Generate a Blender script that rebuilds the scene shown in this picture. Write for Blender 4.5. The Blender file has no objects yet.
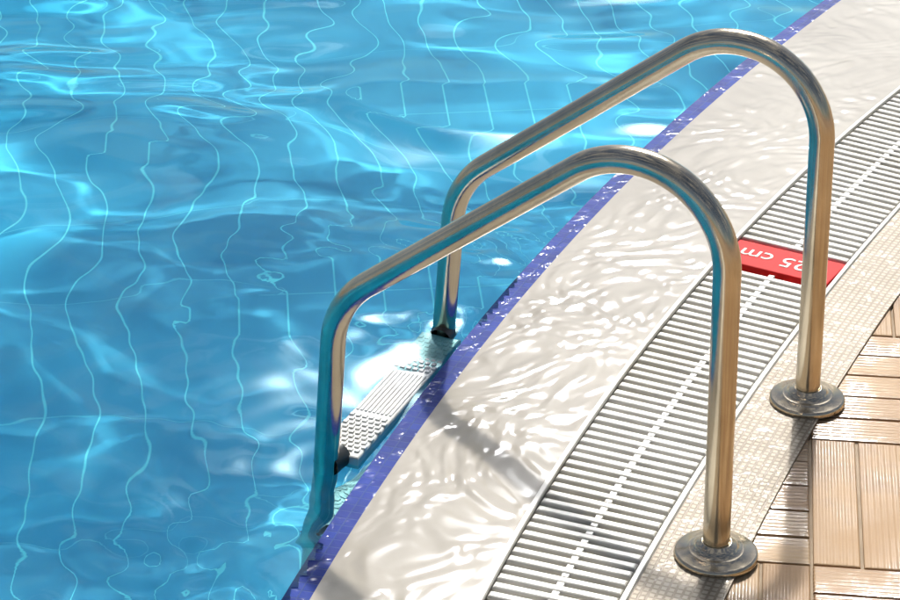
import bpy, bmesh, math, random
import numpy as np
from mathutils import Vector, Matrix
random.seed(4); rng=np.random.default_rng(11)
scene=bpy.context.scene
D=bpy.data

# ------------------------------------------------------------ helpers
def link(o,parent=None):
    scene.collection.objects.link(o)
    if parent is not None: o.parent=parent
    return o
def mesh_obj(name,verts,faces,mat=None,parent=None,smooth=False,uvs=None):
    me=D.meshes.new(name); me.from_pydata([tuple(v) for v in verts],[],faces)
    if uvs is not None:
        uvl=me.uv_layers.new(name='UVMap')
        for p in me.polygons:
            for li in p.loop_indices:
                uvl.data[li].uv=uvs[me.loops[li].vertex_index]
    if smooth:
        for p in me.polygons: p.use_smooth=True
    me.update()
    o=D.objects.new(name,me)
    if mat: me.materials.append(mat)
    return link(o,parent)
class M:
    def __init__(s,name):
        s.m=D.materials.new(name); s.m.use_nodes=True; s.nt=s.m.node_tree
        s.nt.nodes.clear(); s.out=s.n('ShaderNodeOutputMaterial')
    def n(s,t,**k):
        nd=s.nt.nodes.new(t)
        for a,b in k.items():
            if hasattr(nd,a): setattr(nd,a,b)
        return nd
    def l(s,a,b): s.nt.links.new(a,b)
    def bsdf(s,**k):
        b=s.n('ShaderNodeBsdfPrincipled')
        for a,v in k.items(): b.inputs[a.replace('_',' ')].default_value=v
        s.l(b.outputs[0],s.out.inputs[0]); return b
    def noise(s,vec,scale,detail=3,rough=.5,dist=0):
        n=s.n('ShaderNodeTexNoise'); n.inputs['Scale'].default_value=scale
        n.inputs['Detail'].default_value=detail; n.inputs['Roughness'].default_value=rough
        n.inputs['Distortion'].default_value=dist
        if vec is not None: s.l(vec,n.inputs['Vector'])
        return n.outputs['Fac']
    def ramp(s,fac,stops):
        r=s.n('ShaderNodeValToRGB'); s.l(fac,r.inputs[0]); cr=r.color_ramp
        while len(cr.elements)<len(stops): cr.elements.new(.5)
        for e,(p,c) in zip(cr.elements,stops):
            e.position=p; e.color=(*c,1) if len(c)==3 else c
        return r.outputs[0]
    def bump(s,h,strength=.5,dist=.01,normal=None):
        b=s.n('ShaderNodeBump'); b.inputs['Strength'].default_value=strength
        b.inputs['Distance'].default_value=dist; s.l(h,b.inputs['Height'])
        if normal is not None: s.l(normal,b.inputs['Normal'])
        return b.outputs[0]
    def math(s,op,a,b=None,c=None,clamp=False):
        m=s.n('ShaderNodeMath'); m.operation=op; m.use_clamp=clamp
        for i,v in enumerate((a,b,c)):
            if v is None: continue
            if isinstance(v,(int,float)): m.inputs[i].default_value=v
            else: s.l(v,m.inputs[i])
        return m.outputs[0]
    def mix(s,fac,a,b,mode='MIX'):
        m=s.n('ShaderNodeMix'); m.data_type='RGBA'; m.blend_type=mode
        for i,v in ((0,fac),(6,a),(7,b)):
            if isinstance(v,(int,float)): m.inputs[i].default_value=v
            elif isinstance(v,tuple): m.inputs[i].default_value=(*v,1)
            else: s.l(v,m.inputs[i])
        return m.outputs[2]
    def obj(s):
        return s.n('ShaderNodeTexCoord').outputs['Object']
    def uv(s):
        return s.n('ShaderNodeTexCoord').outputs['UV']
    def mapping(s,vec,scale=(1,1,1),rot=(0,0,0),loc=(0,0,0)):
        m=s.n('ShaderNodeMapping'); s.l(vec,m.inputs[0])
        m.inputs['Scale'].default_value=scale; m.inputs['Rotation'].default_value=rot; m.inputs['Location'].default_value=loc
        return m.outputs[0]

# ------------------------------------------------------------ plan curves x(y)
def curve(a,b,c):
    def f(y):
        t=y-4
        if t<-1.1: return a-1.1*b+c*1.21+(t+1.1)*.32
        if t>2.5: return a+2.5*b+c*6.25+(t-2.5)*.75
        return a+b*t+c*t*t
    return f
blue=curve(.060,.391,.062)
gL=curve(.395,.451,.078)
gR=curve(.648,.482,.060)
bR=curve(.799,.470,.060)
Y0,Y1=-6.,14.
ys=list(np.concatenate([np.arange(Y0,2,.25),np.arange(2,7.5,.03),np.arange(7.5,Y1+.01,.25)]))

def ribbon(name,fa,fb,za,zb,mat,nt=1,zf=None,parent=None,smooth=False):
    V=[];UV=[];F=[];s=0;prev=None
    for y in ys:
        xa,xb=fa(y),fb(y)
        if prev is not None: s+=math.hypot(xa-prev[0],y-prev[1])
        prev=(xa,y)
        sl=(fa(y+.01)-fa(y-.01))/.02
        cs=1/math.sqrt(1+sl*sl)
        for i in range(nt+1):
            t=i/nt
            z=za+(zb-za)*t if zf is None else zf(t)
            V.append((xa+(xb-xa)*t,y,z)); UV.append(((xb-xa)*t*cs, s+ (xb-xa)*t*math.sin(math.atan(sl))))
    w=nt+1
    for j in range(len(ys)-1):
        for i in range(nt):
            a=j*w+i; F.append((a,a+1,a+w+1,a+w))
    return mesh_obj(name,V,F,mat,parent,smooth,UV)

# ------------------------------------------------------------ materials
def pool_tile_mat():
    m=M('pool_tile'); o=m.obj()
    mp=m.mapping(o,rot=(0,0,math.radians(-4.8)))
    sp=m.n('ShaderNodeSeparateXYZ'); m.l(mp,sp.inputs[0])
    def grid(c,period,w,off):
        a=m.math('ADD',c,off); a=m.math('DIVIDE',a,period); a=m.math('FRACT',a)
        a=m.math('SUBTRACT',a,.5); a=m.math('ABSOLUTE',a)
        a=m.math('SUBTRACT',1,m.math('DIVIDE',a,w/period/2),None,True)
        return m.math('MULTIPLY',a,1.6,None,True)
    gx=grid(sp.outputs[0],.12,.0068,50.0+.478-.06)
    gy=m.math('MULTIPLY',grid(sp.outputs[1],.48,.0065,50.1),.5)
    g=m.math('MAXIMUM',gx,gy)
    n=m.noise(o,1.1,3); c=m.ramp(n,[(.3,(.0,.31,.54)),(.7,(.0,.46,.73))])
    c=m.mix(g,c,(.22,.82,.92))
    b=m.bsdf(Roughness=.5); m.l(c,b.inputs['Base Color'])
    return m.m
pool_tile=pool_tile_mat()

def water_mat():
    m=M('pool_water')
    g=m.n('ShaderNodeBsdfGlass'); g.inputs['Roughness'].default_value=0; g.inputs['IOR'].default_value=1.33
    g.inputs['Color'].default_value=(.70,.99,1,1)
    m.l(g.outputs[0],m.out.inputs[0])
    return m.m
water=water_mat()

def lip_mat():
    m=M('wet_stone_lip'); o=m.obj()
    n1=m.noise(o,3,4); n2=m.noise(o,60,3)
    c=m.ramp(n1,[(.3,(.26,.235,.195)),(.7,(.36,.33,.28))])
    c=m.mix(m.math('MULTIPLY',n2,.2),c,(.22,.19,.15))
    b=m.bsdf(Roughness=.55,Specular_IOR_Level=.2,Coat_Weight=1.,Coat_Roughness=.075,Coat_IOR=1.5)
    m.l(c,b.inputs['Base Color'])
    return m.m
def mosaic_mat(name,c1,c2,grout,size,gw,rough=.2,bstr=.5,coat=.8,spec=.5):
    m=M(name); u=m.uv()
    br=m.n('ShaderNodeTexBrick'); br.offset=0; br.squash=1
    m.l(u,br.inputs['Vector'])
    br.inputs['Color1'].default_value=(*c1,1); br.inputs['Color2'].default_value=(*c2,1); br.inputs['Mortar'].default_value=(*grout,1)
    br.inputs['Scale'].default_value=1; br.inputs['Mortar Size'].default_value=gw; br.inputs['Mortar Smooth'].default_value=.3
    br.inputs['Brick Width'].default_value=size; br.inputs['Row Height'].default_value=size
    h=m.math('SUBTRACT',1.,br.outputs['Fac'])
    n=m.noise(u,40,3)
    h=m.math('ADD',h,m.math('MULTIPLY',n,.5))
    dirt=m.ramp(m.noise(u,5,5,.6),[(.35,(.80,.78,.74)),(.6,(1,1,1))])
    c=m.mix(1.0,br.outputs['Color'],dirt,'MULTIPLY')
    b=m.bsdf(Roughness=rough,Coat_Weight=coat,Coat_Roughness=.1,Specular_IOR_Level=spec)
    m.l(c,b.inputs['Base Color']); m.l(m.bump(h,bstr,.004),b.inputs['Normal'])
    m.l(m.bump(m.noise(u,22,2,.5,.8),.8,.012),b.inputs['Coat Normal'])
    return m.m
blue_mosaic=mosaic_mat('blue_mosaic',(.003,.020,.20),(.005,.034,.28),(.02,.05,.22),.022,.0016,.6,.3,.12,.1)
band_mat=mosaic_mat('studded_tile',(.52,.44,.335),(.45,.375,.28),(.29,.235,.17),.0125,.0024,.5,.8,.06,.2)

def plastic(name,col,rough=.35,spec=.5):
    m=M(name); o=m.obj(); n=m.noise(o,25,4); nb=m.noise(o,3.2,5,.65)
    c=m.ramp(n,[(.3,tuple(x*.82 for x in col)),(.65,col)])
    c=m.mix(1.0,c,m.ramp(nb,[(.38,(.84,.82,.77)),(.58,(1,1,1))]),'MULTIPLY')
    b=m.bsdf(Roughness=rough,Specular_IOR_Level=spec); m.l(c,b.inputs['Base Color']); m.l(m.bump(m.noise(o,300,2),.15,.001),b.inputs['Normal'])
    return m.m
grate_pl=plastic('grate_plastic',(.64,.62,.57),.28)
link_pl=plastic('grate_link_plastic',(.8,.78,.74),.3)
step_pl=plastic('step_plastic',(.68,.70,.71),.25)
dark_pl=plastic('dark_fitting',(.03,.035,.04),.4)
channel_m=plastic('channel_concrete',(.16,.14,.11),.5)
red_pl=plastic('red_enamel',(.60,.012,.012),.6,.1)
white_paint=plastic('white_paint',(.8,.78,.75),.6,.2)

def steel_mat():
    m=M('stainless_steel'); o=m.obj()
    n=m.noise(m.mapping(o,scale=(1,1,.15)),160,3)
    n2=m.noise(o,9,3); n3=m.noise(o,35,5,.7)
    r=m.math('MULTIPLY_ADD',n,.12,.10)
    r=m.math('ADD',r,m.math('MULTIPLY',m.math('MULTIPLY_ADD',n3,3,-1.4,True),.12))
    c=m.ramp(n2,[(.3,(.55,.48,.37)),(.7,(.72,.64,.51))])
    b=m.bsdf(Metallic=1.); m.l(c,b.inputs['Base Color'])
    m.l(r,b.inputs['Roughness']); m.l(m.bump(n,.07,.002),b.inputs['Normal'])
    return m.m
steel=steel_mat()

def paver_mat():
    m=M('paver_clay'); o=m.uv()
    at=m.n('ShaderNodeAttribute'); at.attribute_name='tint'
    n=m.noise(o,14,5,.6); n2=m.noise(m.obj(),4,5,.6)
    c=m.ramp(at.outputs['Fac'],[(0,(.24,.13,.055)),(.5,(.33,.20,.095)),(1,(.41,.28,.155))])
    c=m.mix(m.math('MULTIPLY',n,.45),c,(.40,.28,.165))
    sp=m.n('ShaderNodeSeparateXYZ'); m.l(o,sp.inputs[0])
    rib=m.math('SINE',m.math('MULTIPLY',sp.outputs[0],2*math.pi/.0105))
    h=m.math('ADD',m.math('MULTIPLY',rib,.3),m.math('MULTIPLY',n,1.4))
    wet=m.ramp(n2,[(.35,(.6,.6,.6)),(.65,(.35,.35,.35))])
    cw=m.ramp(n2,[(.47,(.03,.03,.03)),(.58,(.8,.8,.8))])
    c=m.mix(1.0,c,m.ramp(n2,[(.47,(1,1,1)),(.58,(.80,.78,.76))]),'MULTIPLY')
    b=m.bsdf(Coat_Roughness=.08,Specular_IOR_Level=.2); m.l(c,b.inputs['Base Color']); m.l(wet,b.inputs['Roughness']); m.l(cw,b.inputs['Coat Weight'])
    m.l(m.bump(h,.6,.0022),b.inputs['Normal'])
    m.l(m.bump(h,.9,.0025),b.inputs['Coat Normal'])
    return m.m
paver_m=paver_mat()
def ground_mat():
    m=M('paving_ground'); o=m.obj()
    br=m.n('ShaderNodeTexBrick'); m.l(m.mapping(o,rot=(0,0,math.radians(7.2))),br.inputs['Vector'])
    br.inputs['Color1'].default_value=(.26,.17,.10,1); br.inputs['Color2'].default_value=(.34,.22,.14,1); br.inputs['Mortar'].default_value=(.2,.15,.11,1)
    br.inputs['Scale'].default_value=1; br.inputs['Brick Width'].default_value=.4; br.inputs['Row Height'].default_value=.08; br.inputs['Mortar Size'].default_value=.004
    b=m.bsdf(Roughness=.5); m.l(br.outputs['Color'],b.inputs['Base Color']); return m.m
ground_m=ground_mat()
mortar=plastic('mortar',(.36,.28,.20),.7,.1)

# ------------------------------------------------------------ ground (frame round the pool, to horizon)
V=[];F=[]
gy=[Y0,0,2,3,4,5,6,7.5,10,Y1]
for y in gy: V+= [(bR(y)+.03,y,-.03),(80,y,-.03)]
for i in range(len(gy)-1):
    a=2*i; F.append((a,a+1,a+3,a+2))
b0=len(V)
V+=[(-80,-80,-.03),(80,-80,-.03),(80,Y0,-.03),(-80,Y0,-.03)]; F.append((b0,b0+1,b0+2,b0+3))
V+=[(-80,Y1,-.03),(80,Y1,-.03),(80,80,-.03),(-80,80,-.03)]; F.append((b0+4,b0+5,b0+6,b0+7))
V+=[(-80,Y0,-.03),(-9,Y0,-.03),(-9,Y1,-.03),(-80,Y1,-.03)]; F.append((b0+8,b0+9,b0+10,b0+11))
mesh_obj('ground',V,F,ground_m)

# ------------------------------------------------------------ pool basin
V=[];F=[]
for y in ys: V+=[(blue(y)-.021,y,-.007),(blue(y)-.021,y,-1.3),(-9,y,-1.3),(-9,y,-.007)]
for j in range(len(ys)-1):
    a=4*j
    for i in range(3): F.append((a+i,a+i+1,a+i+5,a+i+4))
n=len(V); F.append((0,1,2,3)); F.append((n-4,n-3,n-2,n-1))
basin=mesh_obj('pool_basin',V,F,pool_tile)

ribbon('blue_tile_line',lambda y:blue(y)-.022,lambda y:blue(y)+.022,-.006,-.005,blue_mosaic)

# overflow lip: stone under a moving sheet of water, rippled as real relief
rl=np.random.default_rng(5)
ly=np.concatenate([np.arange(Y0,2.7,.1),np.arange(2.7,6.3,.0055),np.arange(6.3,Y1+.05,.1)])
nt=72
LA=np.array([blue(y)+.022 for y in ly]); LB=np.array([gL(y)-.012 for y in ly])
T=np.linspace(0,1,nt+1)
LX=LA[:,None]+(LB-LA)[:,None]*T[None,:]; LY=np.repeat(ly[:,None],nt+1,1)
LZ=-.005+.004*T[None,:]+.004*np.sin(T*math.pi)[None,:]+0*LX
ax_=LX+.035*np.sin(9*LY+5*LX)+.02*np.sin(17*LX-13*LY+2)+.01*np.sin(31*LX+27*LY)
ay_=LY+.035*np.sin(8*LX-6*LY+1)+.02*np.sin(15*LY+12*LX)+.01*np.sin(29*LY-33*LX+1)
mask=np.zeros_like(LX)
for i in range(10):
    th=rl.random()*6.28; kk=6+14*rl.random(); mask+=np.sin(kk*(LX*math.cos(th)+LY*math.sin(th))+rl.random()*6.28)
mask=1/(1+np.exp(-1.1*mask))
mask=.45+.75*mask+.6*np.exp(-((LX-.2)**2+(LY-3.95)**2)/.35**2)
fine=np.clip((LY-2.75)/.1,0,1)*np.clip((6.25-LY)/.1,0,1)
ez=np.clip(T/.08,0,1)*np.clip((1-T)/.04,0,1)
R_=np.zeros_like(LX)
for i in range(34):
    lam=.016*(5.5)**rl.random(); th=rl.normal(-.35,.9); kk=2*math.pi/lam
    R_+=.023*(lam/.05)**.1/kk*np.sin(kk*(ax_*math.cos(th)+ay_*math.sin(th))+rl.random()*6.28)
LZ=LZ+R_*mask*fine*ez[None,:]
w=nt+1
F=[(j*w+i,j*w+i+1,(j+1)*w+i+1,(j+1)*w+i) for j in range(len(ly)-1) for i in range(nt)]
lipme=D.meshes.new('overflow_lip'); lipme.from_pydata(np.stack([LX,LY,LZ],-1).reshape(-1,3).tolist(),[],F)
lipme.polygons.foreach_set('use_smooth',[True]*len(lipme.polygons)); lipme.materials.append(lip_mat()); lipme.update()
link(D.objects.new('overflow_lip',lipme))

# ------------------------------------------------------------ overflow grate
grate=D.objects.new('overflow_grate',None); link(grate)
for nm,f in (('edge_trim_inner',gL),('edge_trim_outer',gR)):
    s=-1 if f is gL else 1
    V=[];F=[]
    prof=[(-.006,-.03),(-.006,.0),(-.004,.003),(.004,.003),(.006,.0),(.006,-.03)]
    for y in ys:
        for a,b in prof: V.append((f(y)+s*.006+a,y,b))
    w=len(prof)
    for j in range(len(ys)-1):
        for i in range(w-1):
            a=j*w+i; F.append((a,a+1,a+w+1,a+w))
    mesh_obj(nm,V,F,grate_pl,grate)
ribbon('channel_bed',gL,gR,-.07,-.07,channel_m,parent=grate)
for nm,f in (('channel_side_inner',gL),('channel_side_outer',gR)):
    V=[];F=[]
    for y in ys: V+=[(f(y),y,-.004),(f(y),y,-.12)]
    for j in range(len(ys)-1): a=2*j;F.append((a,a+1,a+3,a+2))
    mesh_obj(nm,V,F,channel_m,grate)
def slat_dir(y):
    sl=(gL(y+.01)-gL(y-.01))/.02; a=math.atan(sl)+math.radians(3.5)
    return (math.cos(a),-math.sin(a))
def right_pt(y,d):
    k=.2
    for _ in range(12):
        k=(gR(y+d[1]*k)-gL(y))/d[0]
    return k
pitch=.0265
def add_box(V,F,c,ax,ay,hx,hy,z0,z1,bev):
    b=len(V)
    def ring(x,y,z):
        for sx,sy in ((-1,-1),(1,-1),(1,1),(-1,1)):
            V.append((c[0]+ax[0]*sx*x+ay[0]*sy*y,c[1]+ax[1]*sx*x+ay[1]*sy*y,z))
    ring(hx,hy,z0);ring(hx,hy,z1-bev);ring(hx-bev*.3,hy-bev*.35,z1-bev*.3);ring(hx-bev,hy-bev,z1)
    for r in range(3):
        for i in range(4):
            j=(i+1)%4
            F.append((b+4*r+i,b+4*r+j,b+4*r+4+j,b+4*r+4+i))
    F.append((b+12,b+13,b+14,b+15))
V=[];F=[];V2=[];F2=[]
y=1.2; MY0,MY1=4.293,4.402
while y<9.5:
    sl=(gL(y+.01)-gL(y-.01))/.02
    d=slat_dir(y); k=right_pt(y,d); t=(-d[1],d[0])
    if not (MY0-.012<y<MY1+.006):
        c=(gL(y)+d[0]*k/2,y+d[1]*k/2)
        jz=random.uniform(-.0010,.0004); jr=random.uniform(-.006,.006)
        d2=(d[0]-d[1]*jr,d[1]+d[0]*jr); t2=(-d2[1],d2[0])
        add_box(V,F,c,d2,t2,k/2-.002,.0088,-.022,jz,.004)
        cc=(c[0]+t[0]*pitch/2,c[1]+t[1]*pitch/2)
        add_box(V2,F2,cc,d,t,.006,pitch/2-.0085,-.018,-.0015,.001)
    y+=pitch/math.sqrt(1+sl*sl)
mesh_obj('slats',V,F,grate_pl,grate)
mesh_obj('slat_links',V2,F2,link_pl,grate)

# depth marker tile (its lettering faces bathers coming the other way)
marker=D.objects.new('depth_marker',None); link(marker)
ym=(MY0+MY1)/2; d=slat_dir(ym); k=right_pt(ym,d); t=(-d[1],d[0])
c=(gL(ym)+d[0]*k/2,ym+d[1]*k/2)
V=[];F=[]
add_box(V,F,c,d,t,k/2-.001,.052,-.02,.001,.002)
mesh_obj('marker_plate',V,F,red_pl,marker)
cu=D.curves.new('depth_text','FONT'); cu.body='125 cm'; cu.size=.060; cu.align_x='CENTER'; cu.align_y='CENTER'; cu.extrude=.0004
to=D.objects.new('depth_text',cu); cu.materials.append(white_paint); link(to,marker)
to.matrix_world=Matrix.Translation((c[0]-d[0]*.004,c[1]-d[1]*.004,.0017))@Matrix(((-d[0],-t[0],0,0),(-d[1],-t[1],0,0),(0,0,1,0),(0,0,0,1)))

# ------------------------------------------------------------ deck band
ribbon('deck_border',lambda y:gR(y)+.013,bR,.0,.0,band_mat)
V=[];F=[]
for y in ys: V+=[(bR(y),y,0),(bR(y),y,-.05)]
for j in range(len(ys)-1): a=2*j;F.append((a,a+1,a+3,a+2))
mesh_obj('deck_border_edge',V,F,mortar)

# ------------------------------------------------------------ pavers
ang=math.radians(-7.2)
e1=Vector((math.cos(ang),math.sin(ang))); e2=Vector((-math.sin(ang),math.cos(ang)))
org=Vector((.5745,3.205)); mod=.40; nb=5; bw=mod/nb
V=[];F=[];UV=[];T=[]
for i in range(-4,9):
    for j in range(-5,10):
        o=org+e1*(i*mod)+e2*(j*mod)
        cc=o+e1*mod/2+e2*mod/2
        if cc.x<bR(cc.y)-.35 or cc.x>3.6: continue
        vert=(i+j)%2==0
        for k in range(nb):
            if vert: c=o+e1*(bw*(k+.5))+e2*(mod/2); ax,ay=e1,e2
            else: c=o+e2*(bw*(k+.5))+e1*(mod/2); ax,ay=e2,-e1
            if c.x+.25<bR(c.y): continue
            v=[];f=[]
            add_box(v,f,c,ax,ay,bw/2-.002-random.uniform(0,.0008),mod/2-.002-random.uniform(0,.001),-.03,-.004+random.uniform(-.0016,.0004),.003)
            if min(p[0]-bR(p[1]) for p in v)<-.02:
                bm=bmesh.new(); bv=[bm.verts.new(p) for p in v]
                for q in f: bm.faces.new([bv[z] for z in q])
                sl=(bR(c.y+.01)-bR(c.y-.01))/.02
                bmesh.ops.bisect_plane(bm,geom=bm.verts[:]+bm.edges[:]+bm.faces[:],plane_co=(bR(c.y)-.02,c.y,0),plane_no=Vector((1,-sl,0)).normalized(),clear_inner=True)
                bm.verts.index_update()
                v=[tuple(p.co) for p in bm.verts]; f=[tuple(z.index for z in q.verts) for q in bm.faces]; bm.free()
            n0=len(V); V+=v; F+=[tuple(z+n0 for z in q) for q in f]
            tn=random.random(); ou=random.uniform(0,50)
            for q in v:
                p=Vector((q[0]-c.x,q[1]-c.y)); UV.append((p.dot(ax),p.dot(ay)+ou)); T.append(tn)
me_o=mesh_obj('deck_pavers',V,F,paver_m,None,False,UV)
at=me_o.data.attributes.new('tint','FLOAT','POINT'); at.data.foreach_set('value',T)
ribbon('paver_bedding',lambda y:bR(y)+.002,lambda y:bR(y)+3.0,-.010,-.010,mortar)

# ------------------------------------------------------------ water surface
def axis(lo,a,b,hi,fine,coarse):
    return np.concatenate([np.arange(lo,a,coarse),np.arange(a,b,fine),np.arange(b,hi+coarse*.5,coarse)])
WX=axis(-9,-1.7,1.5,3.3,.011,.09); WY=axis(-6,2.7,6.8,14,.011,.09)
X,Yg=np.meshgrid(WX,WY)
Z=np.zeros_like(X)
wx=X+.10*np.sin(1.7*Yg+.6*X)+.05*np.sin(3.1*X-2.2*Yg+1); wy=Yg+.10*np.sin(1.9*X+.5)+.05*np.sin(2.7*Yg+1.4*X)
for i in range(44):
    lam=.24*(5.0)**(rng.random())
    th=rng.normal(math.radians(86),math.radians(30))
    k=2*math.pi/lam
    slope=.0150*(lam/.4)**.5
    Z+=slope/k*np.sin(k*(wx*math.cos(th)+wy*math.sin(th))+rng.random()*6.28)
for (cx,cy) in ((-.215,3.55),(-.015,4.03)):
    r=np.hypot(X-cx,Yg-cy); k=2*math.pi/.075
    Z+=.0007*np.exp(-r/.22)*np.sin(k*r)
# steeper wavelets in drifting patches
pm=np.zeros_like(X)
for i in range(9):
    th=rng.random()*6.28; kk=2.5+4*rng.random(); pm+=np.sin(kk*(X*math.cos(th)+.6*Yg*math.sin(th))+rng.random()*6.28)
pm=1/(1+np.exp(-2.2*(pm-.4)))
for i in range(22):
    lam=.11+.12*rng.random(); th=rng.normal(math.radians(92),math.radians(24)); k=2*math.pi/lam
    Z+=.021/k*pm*np.sin(k*(wx*math.cos(th)+wy*math.sin(th))+rng.random()*6.28)
for i in range(30):
    lam=.06+.09*rng.random(); th=rng.random()*6.28; k=2*math.pi/lam
    env=1.5*np.exp(-(((X-.06)**2+(Yg-4.22)**2)/.34**2))+1.0*np.exp(-(((X+.40)**2+(Yg-3.22)**2)/.22**2))+.04
    Z+=.028/k*env*np.sin(k*(wx*math.cos(th)+wy*math.sin(th))+rng.random()*6.28)
Z=np.clip(Z,-.05,.012)-.0165
nx,ny=len(WX),len(WY)
V=np.stack([X,Yg,Z],-1).reshape(-1,3)
lim=np.array([blue(y)-.004 for y in WY])
Fq=[]
for j in range(ny-1):
    lj=lim[j]
    for i in range(nx-1):
        if WX[i+1]<lj:
            a=j*nx+i; Fq.append((a,a+1,a+nx+1,a+nx))
me=D.meshes.new('water'); me.from_pydata(V.tolist(),[],Fq)
me.polygons.foreach_set('use_smooth',[True]*len(me.polygons)); me.materials.append(water)
bm=bmesh.new(); bm.from_mesh(me); bmesh.ops.delete(bm,geom=[v for v in bm.verts if not v.link_faces],context='VERTS'); bm.to_mesh(me); bm.free()
wo=D.objects.new('water',me); link(wo)

# ------------------------------------------------------------ handrails + ladder
def fillet(pts,rads,step=.006):
    out=[Vector(pts[0])]
    for i in range(1,len(pts)-1):
        p0,p1,p2=[Vector(p) for p in pts[i-1:i+2]]
        a=(p0-p1).normalized(); b=(p2-p1).normalized(); r=rads[i-1]
        half=a.angle(b)/2; tl=r/math.tan(half)
        s=p1+a*tl; c=p1+(a+b).normalized()*(r/math.sin(half))
        v0=s-c; v1=(p1+b*tl)-c; tot=v0.angle(v1); n=max(4,int(tot/math.radians(3)))
        for q in range(n+1):
            f=q/n
            out.append(c+(v0*math.sin((1-f)*tot)+v1*math.sin(f*tot))/math.sin(tot))
    out.append(Vector(pts[-1])); return out
def tube(name,pts,r,mat,parent,seg=32):
    n=len(pts); V=[];F=[]
    ref=None
    for i,p in enumerate(pts):
        tg=(pts[min(i+1,n-1)]-pts[max(i-1,0)]).normalized()
        if ref is None: ref=Vector((0.3,1,0.01)).cross(tg).normalized()
        u=(ref-tg*ref.dot(tg)).normalized(); ref=u; w=tg.cross(u)
        for s in range(seg):
            a=2*math.pi*s/seg; V.append(p+u*(r*math.cos(a))+w*(r*math.sin(a)))
    for i in range(n-1):
        for s in range(seg):
            t=(s+1)%seg; F.append((i*seg+s,i*seg+t,(i+1)*seg+t,(i+1)*seg+s))
    return mesh_obj(name,V,F,mat,parent,True)
def lathe(name,prof,center,mat,parent,seg=64):
    V=[];F=[]
    for r,z in prof:
        for s in range(seg):
            a=2*math.pi*s/seg; V.append((center[0]+r*math.cos(a),center[1]+r*math.sin(a),center[2]+z))
    for i in range(len(prof)-1):
        for s in range(seg):
            t=(s+1)%seg; F.append((i*seg+s,i*seg+t,(i+1)*seg+t,(i+1)*seg+s))
    return mesh_obj(name,V,F,mat,parent,True)
ladder=D.objects.new('pool_ladder',None); link(ladder)
R=.0218
prof=[(0,0),(.014,.808),(.690,.292),(.716,-.03),(.80,-1.15)]
rp=[.157,.17,2.0]
rails=[('near_rail',(.424,3.226),(-.890,.457)),('far_rail',(.636,3.729),(-.906,.424))]
legs=[]
for nm,b,u in rails:
    p2=fillet([(a,z,0) for a,z in prof],rp)
    pts=[Vector((b[0]+u[0]*q.x,b[1]+u[1]*q.x,q.y)) for q in p2]
    tube(nm,pts,R,steel,ladder)
    lathe(nm+'_flange',[(.067,-.002),(.0672,.004),(.066,.0075),(.063,.009),(.048,.0105),(.046,.0125),(.043,.0135),(.036,.0145),(.034,.019),(.0315,.0215),(.027,.0225),(.0248,.026),(.0225,.0265),(.0219,.022)],(b[0],b[1],.0005),steel,ladder)
    legs.append([Vector((b[0]+u[0]*s,b[1]+u[1]*s,z)) for s,z in ((.714,0.0),(.742,-.37),(.765,-.68),(.785,-.95))])
caus=[]
for k in range(4):
    a,b=legs[0][k],legs[1][k]
    w=(b-a); Lh=w.length; w.normalize(); nrm=Vector((w.y,-w.x,0)).normalized()
    c=(a+b)/2+nrm*.006
    z1=-.020 if k==0 else a.z
    hw=.040; hl=Lh/2-.028
    V=[];F=[]
    add_box(V,F,(c.x,c.y),(w.x,w.y),(nrm.x,nrm.y),hl,hw,z1-.028,z1,.004)
    F.append((0,3,2,1))
    nm='tread' if k==0 else 'tread_%d'%k
    caus.append(mesh_obj(nm,V,F,step_pl,ladder))
    if k<2:
        V=[];F=[]
        for i in range(9):
            o2=-.032+i*.008
            add_box(V,F,(c.x+nrm.x*o2,c.y+nrm.y*o2),(w.x,w.y),(nrm.x,nrm.y),hl*.34,.0023,z1-.001,z1+.0022,.001)
        for sgn in (-1,1):
            for i in range(9):
                for j in range(6):
                    al=sgn*(hl*.42+i*hl*.062); o2=-.033+j*.0125+(.006 if i%2 else 0)
                    if abs(o2)>.036: continue
                    add_box(V,F,(c.x+nrm.x*o2+w.x*al,c.y+nrm.y*o2+w.y*al),(w.x,w.y),(nrm.x,nrm.y),.0042,.0042,z1-.001,z1+.003,.0012)
        caus.append(mesh_obj(nm+'_grip',V,F,step_pl,ladder))
    for q,e in enumerate((a,b)):
        sg=1 if q==0 else -1
        p=Vector((e.x,e.y,z1-.006))
        tube(nm+'_clamp_%d'%q,[p-w*.006*sg,p+w*.026*sg+nrm*.004,p+w*.034*sg+nrm*.004],.025,dark_pl,ladder,20)

# ------------------------------------------------------------ light & sky
az=math.radians(9); el=math.radians(43)
sd=Vector((math.sin(az)*math.cos(el),math.cos(az)*math.cos(el),math.sin(el)))
L=D.lights.new('sun','SUN'); L.energy=4.0; L.angle=math.radians(1.5); L.color=(1,.95,.87)
so=D.objects.new('sun',L); link(so); so.rotation_euler=sd.to_track_quat('Z','Y').to_euler()
w=D.worlds.new('World'); scene.world=w; w.use_nodes=True; nt=w.node_tree; nt.nodes.clear()
N=nt.nodes.new; k=nt.links.new
def MN(op,a,b=None,c=None):
    m=N('ShaderNodeMath'); m.operation=op
    for i,v in enumerate((a,b,c)):
        if v is None: continue
        if isinstance(v,(int,float)): m.inputs[i].default_value=v
        else: k(v,m.inputs[i])
    return m.outputs[0]
out=N('ShaderNodeOutputWorld'); bg=N('ShaderNodeBackground'); bg.inputs[1].default_value=.06
sky=N('ShaderNodeTexSky'); sky.sky_type='NISHITA'; sky.sun_disc=False; sky.sun_elevation=el; sky.sun_rotation=az
tc=N('ShaderNodeTexCoord'); mp=N('ShaderNodeMapping'); mp.inputs['Scale'].default_value=(1,1,2.0)
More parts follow.
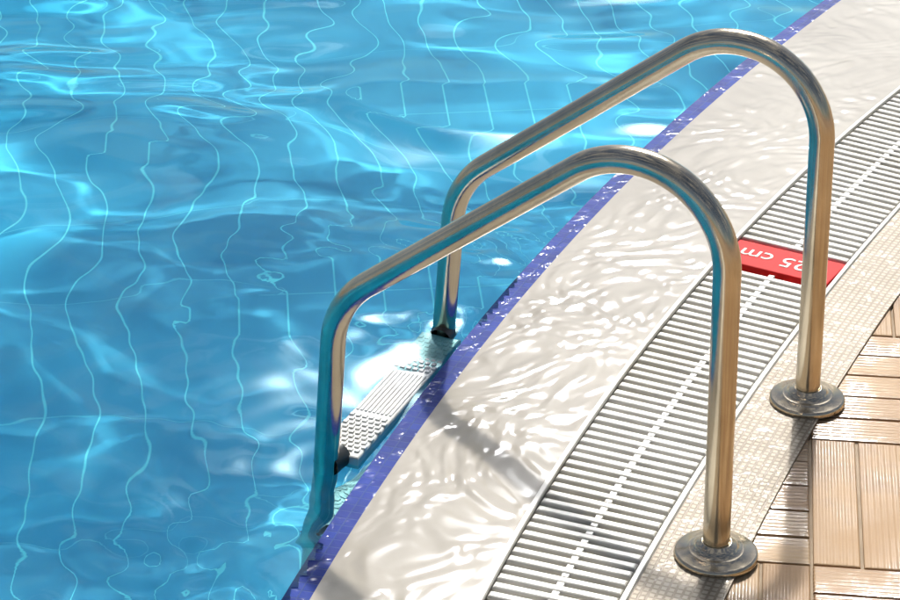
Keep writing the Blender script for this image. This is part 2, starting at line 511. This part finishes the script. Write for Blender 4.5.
nz=N('ShaderNodeTexNoise'); nz.inputs['Scale'].default_value=6; nz.inputs['Detail'].default_value=6; nz.inputs['Roughness'].default_value=.55
rp_=N('ShaderNodeValToRGB'); rp_.color_ramp.elements[0].position=.52; rp_.color_ramp.elements[1].position=.60
dt=N('ShaderNodeVectorMath'); dt.operation='DOT_PRODUCT'; dt.inputs[1].default_value=sd
nrmv=N('ShaderNodeVectorMath'); nrmv.operation='NORMALIZE'
k(tc.outputs['Generated'],mp.inputs[0]); k(mp.outputs[0],nz.inputs['Vector']); k(nz.outputs['Fac'],rp_.inputs[0])
k(tc.outputs['Generated'],nrmv.inputs[0]); k(nrmv.outputs[0],dt.inputs[0])
dd=MN('MAXIMUM',dt.outputs['Value'],0)
cloud=MN('MULTIPLY_ADD',MN('POWER',dd,45),80,8)
aure=MN('MULTIPLY',MN('POWER',dd,230),2200)
cc=N('ShaderNodeCombineColor'); ca=N('ShaderNodeCombineColor')
for i in range(3): k(cloud,cc.inputs[i]); k(aure,ca.inputs[i])
mx=N('ShaderNodeMix'); mx.data_type='RGBA'
k(rp_.outputs[0],mx.inputs[0]); k(sky.outputs[0],mx.inputs[6]); k(cc.outputs[0],mx.inputs[7])
ad=N('ShaderNodeMix'); ad.data_type='RGBA'; ad.blend_type='ADD'; ad.inputs[0].default_value=1
k(mx.outputs[2],ad.inputs[6]); k(ca.outputs[0],ad.inputs[7])
k(ad.outputs[2],bg.inputs[0]); k(bg.outputs[0],out.inputs[0])

# sunlight refracts through the rippled water onto the pool floor
wo.cycles.is_caustics_caster=True
for o in [basin]+caus: o.cycles.is_caustics_receiver=True
L.cycles.is_caustics_light=True

# ------------------------------------------------------------ camera
cam=D.cameras.new('camera'); cam.sensor_width=36; cam.lens=96; cam.clip_end=500
co=D.objects.new('camera',cam); link(co); co.location=(0,0,2.10); co.rotation_euler=(math.radians(90-27),0,0)
scene.camera=co
scene.view_settings.view_transform='Standard'; scene.view_settings.look='None'; scene.view_settings.exposure=0
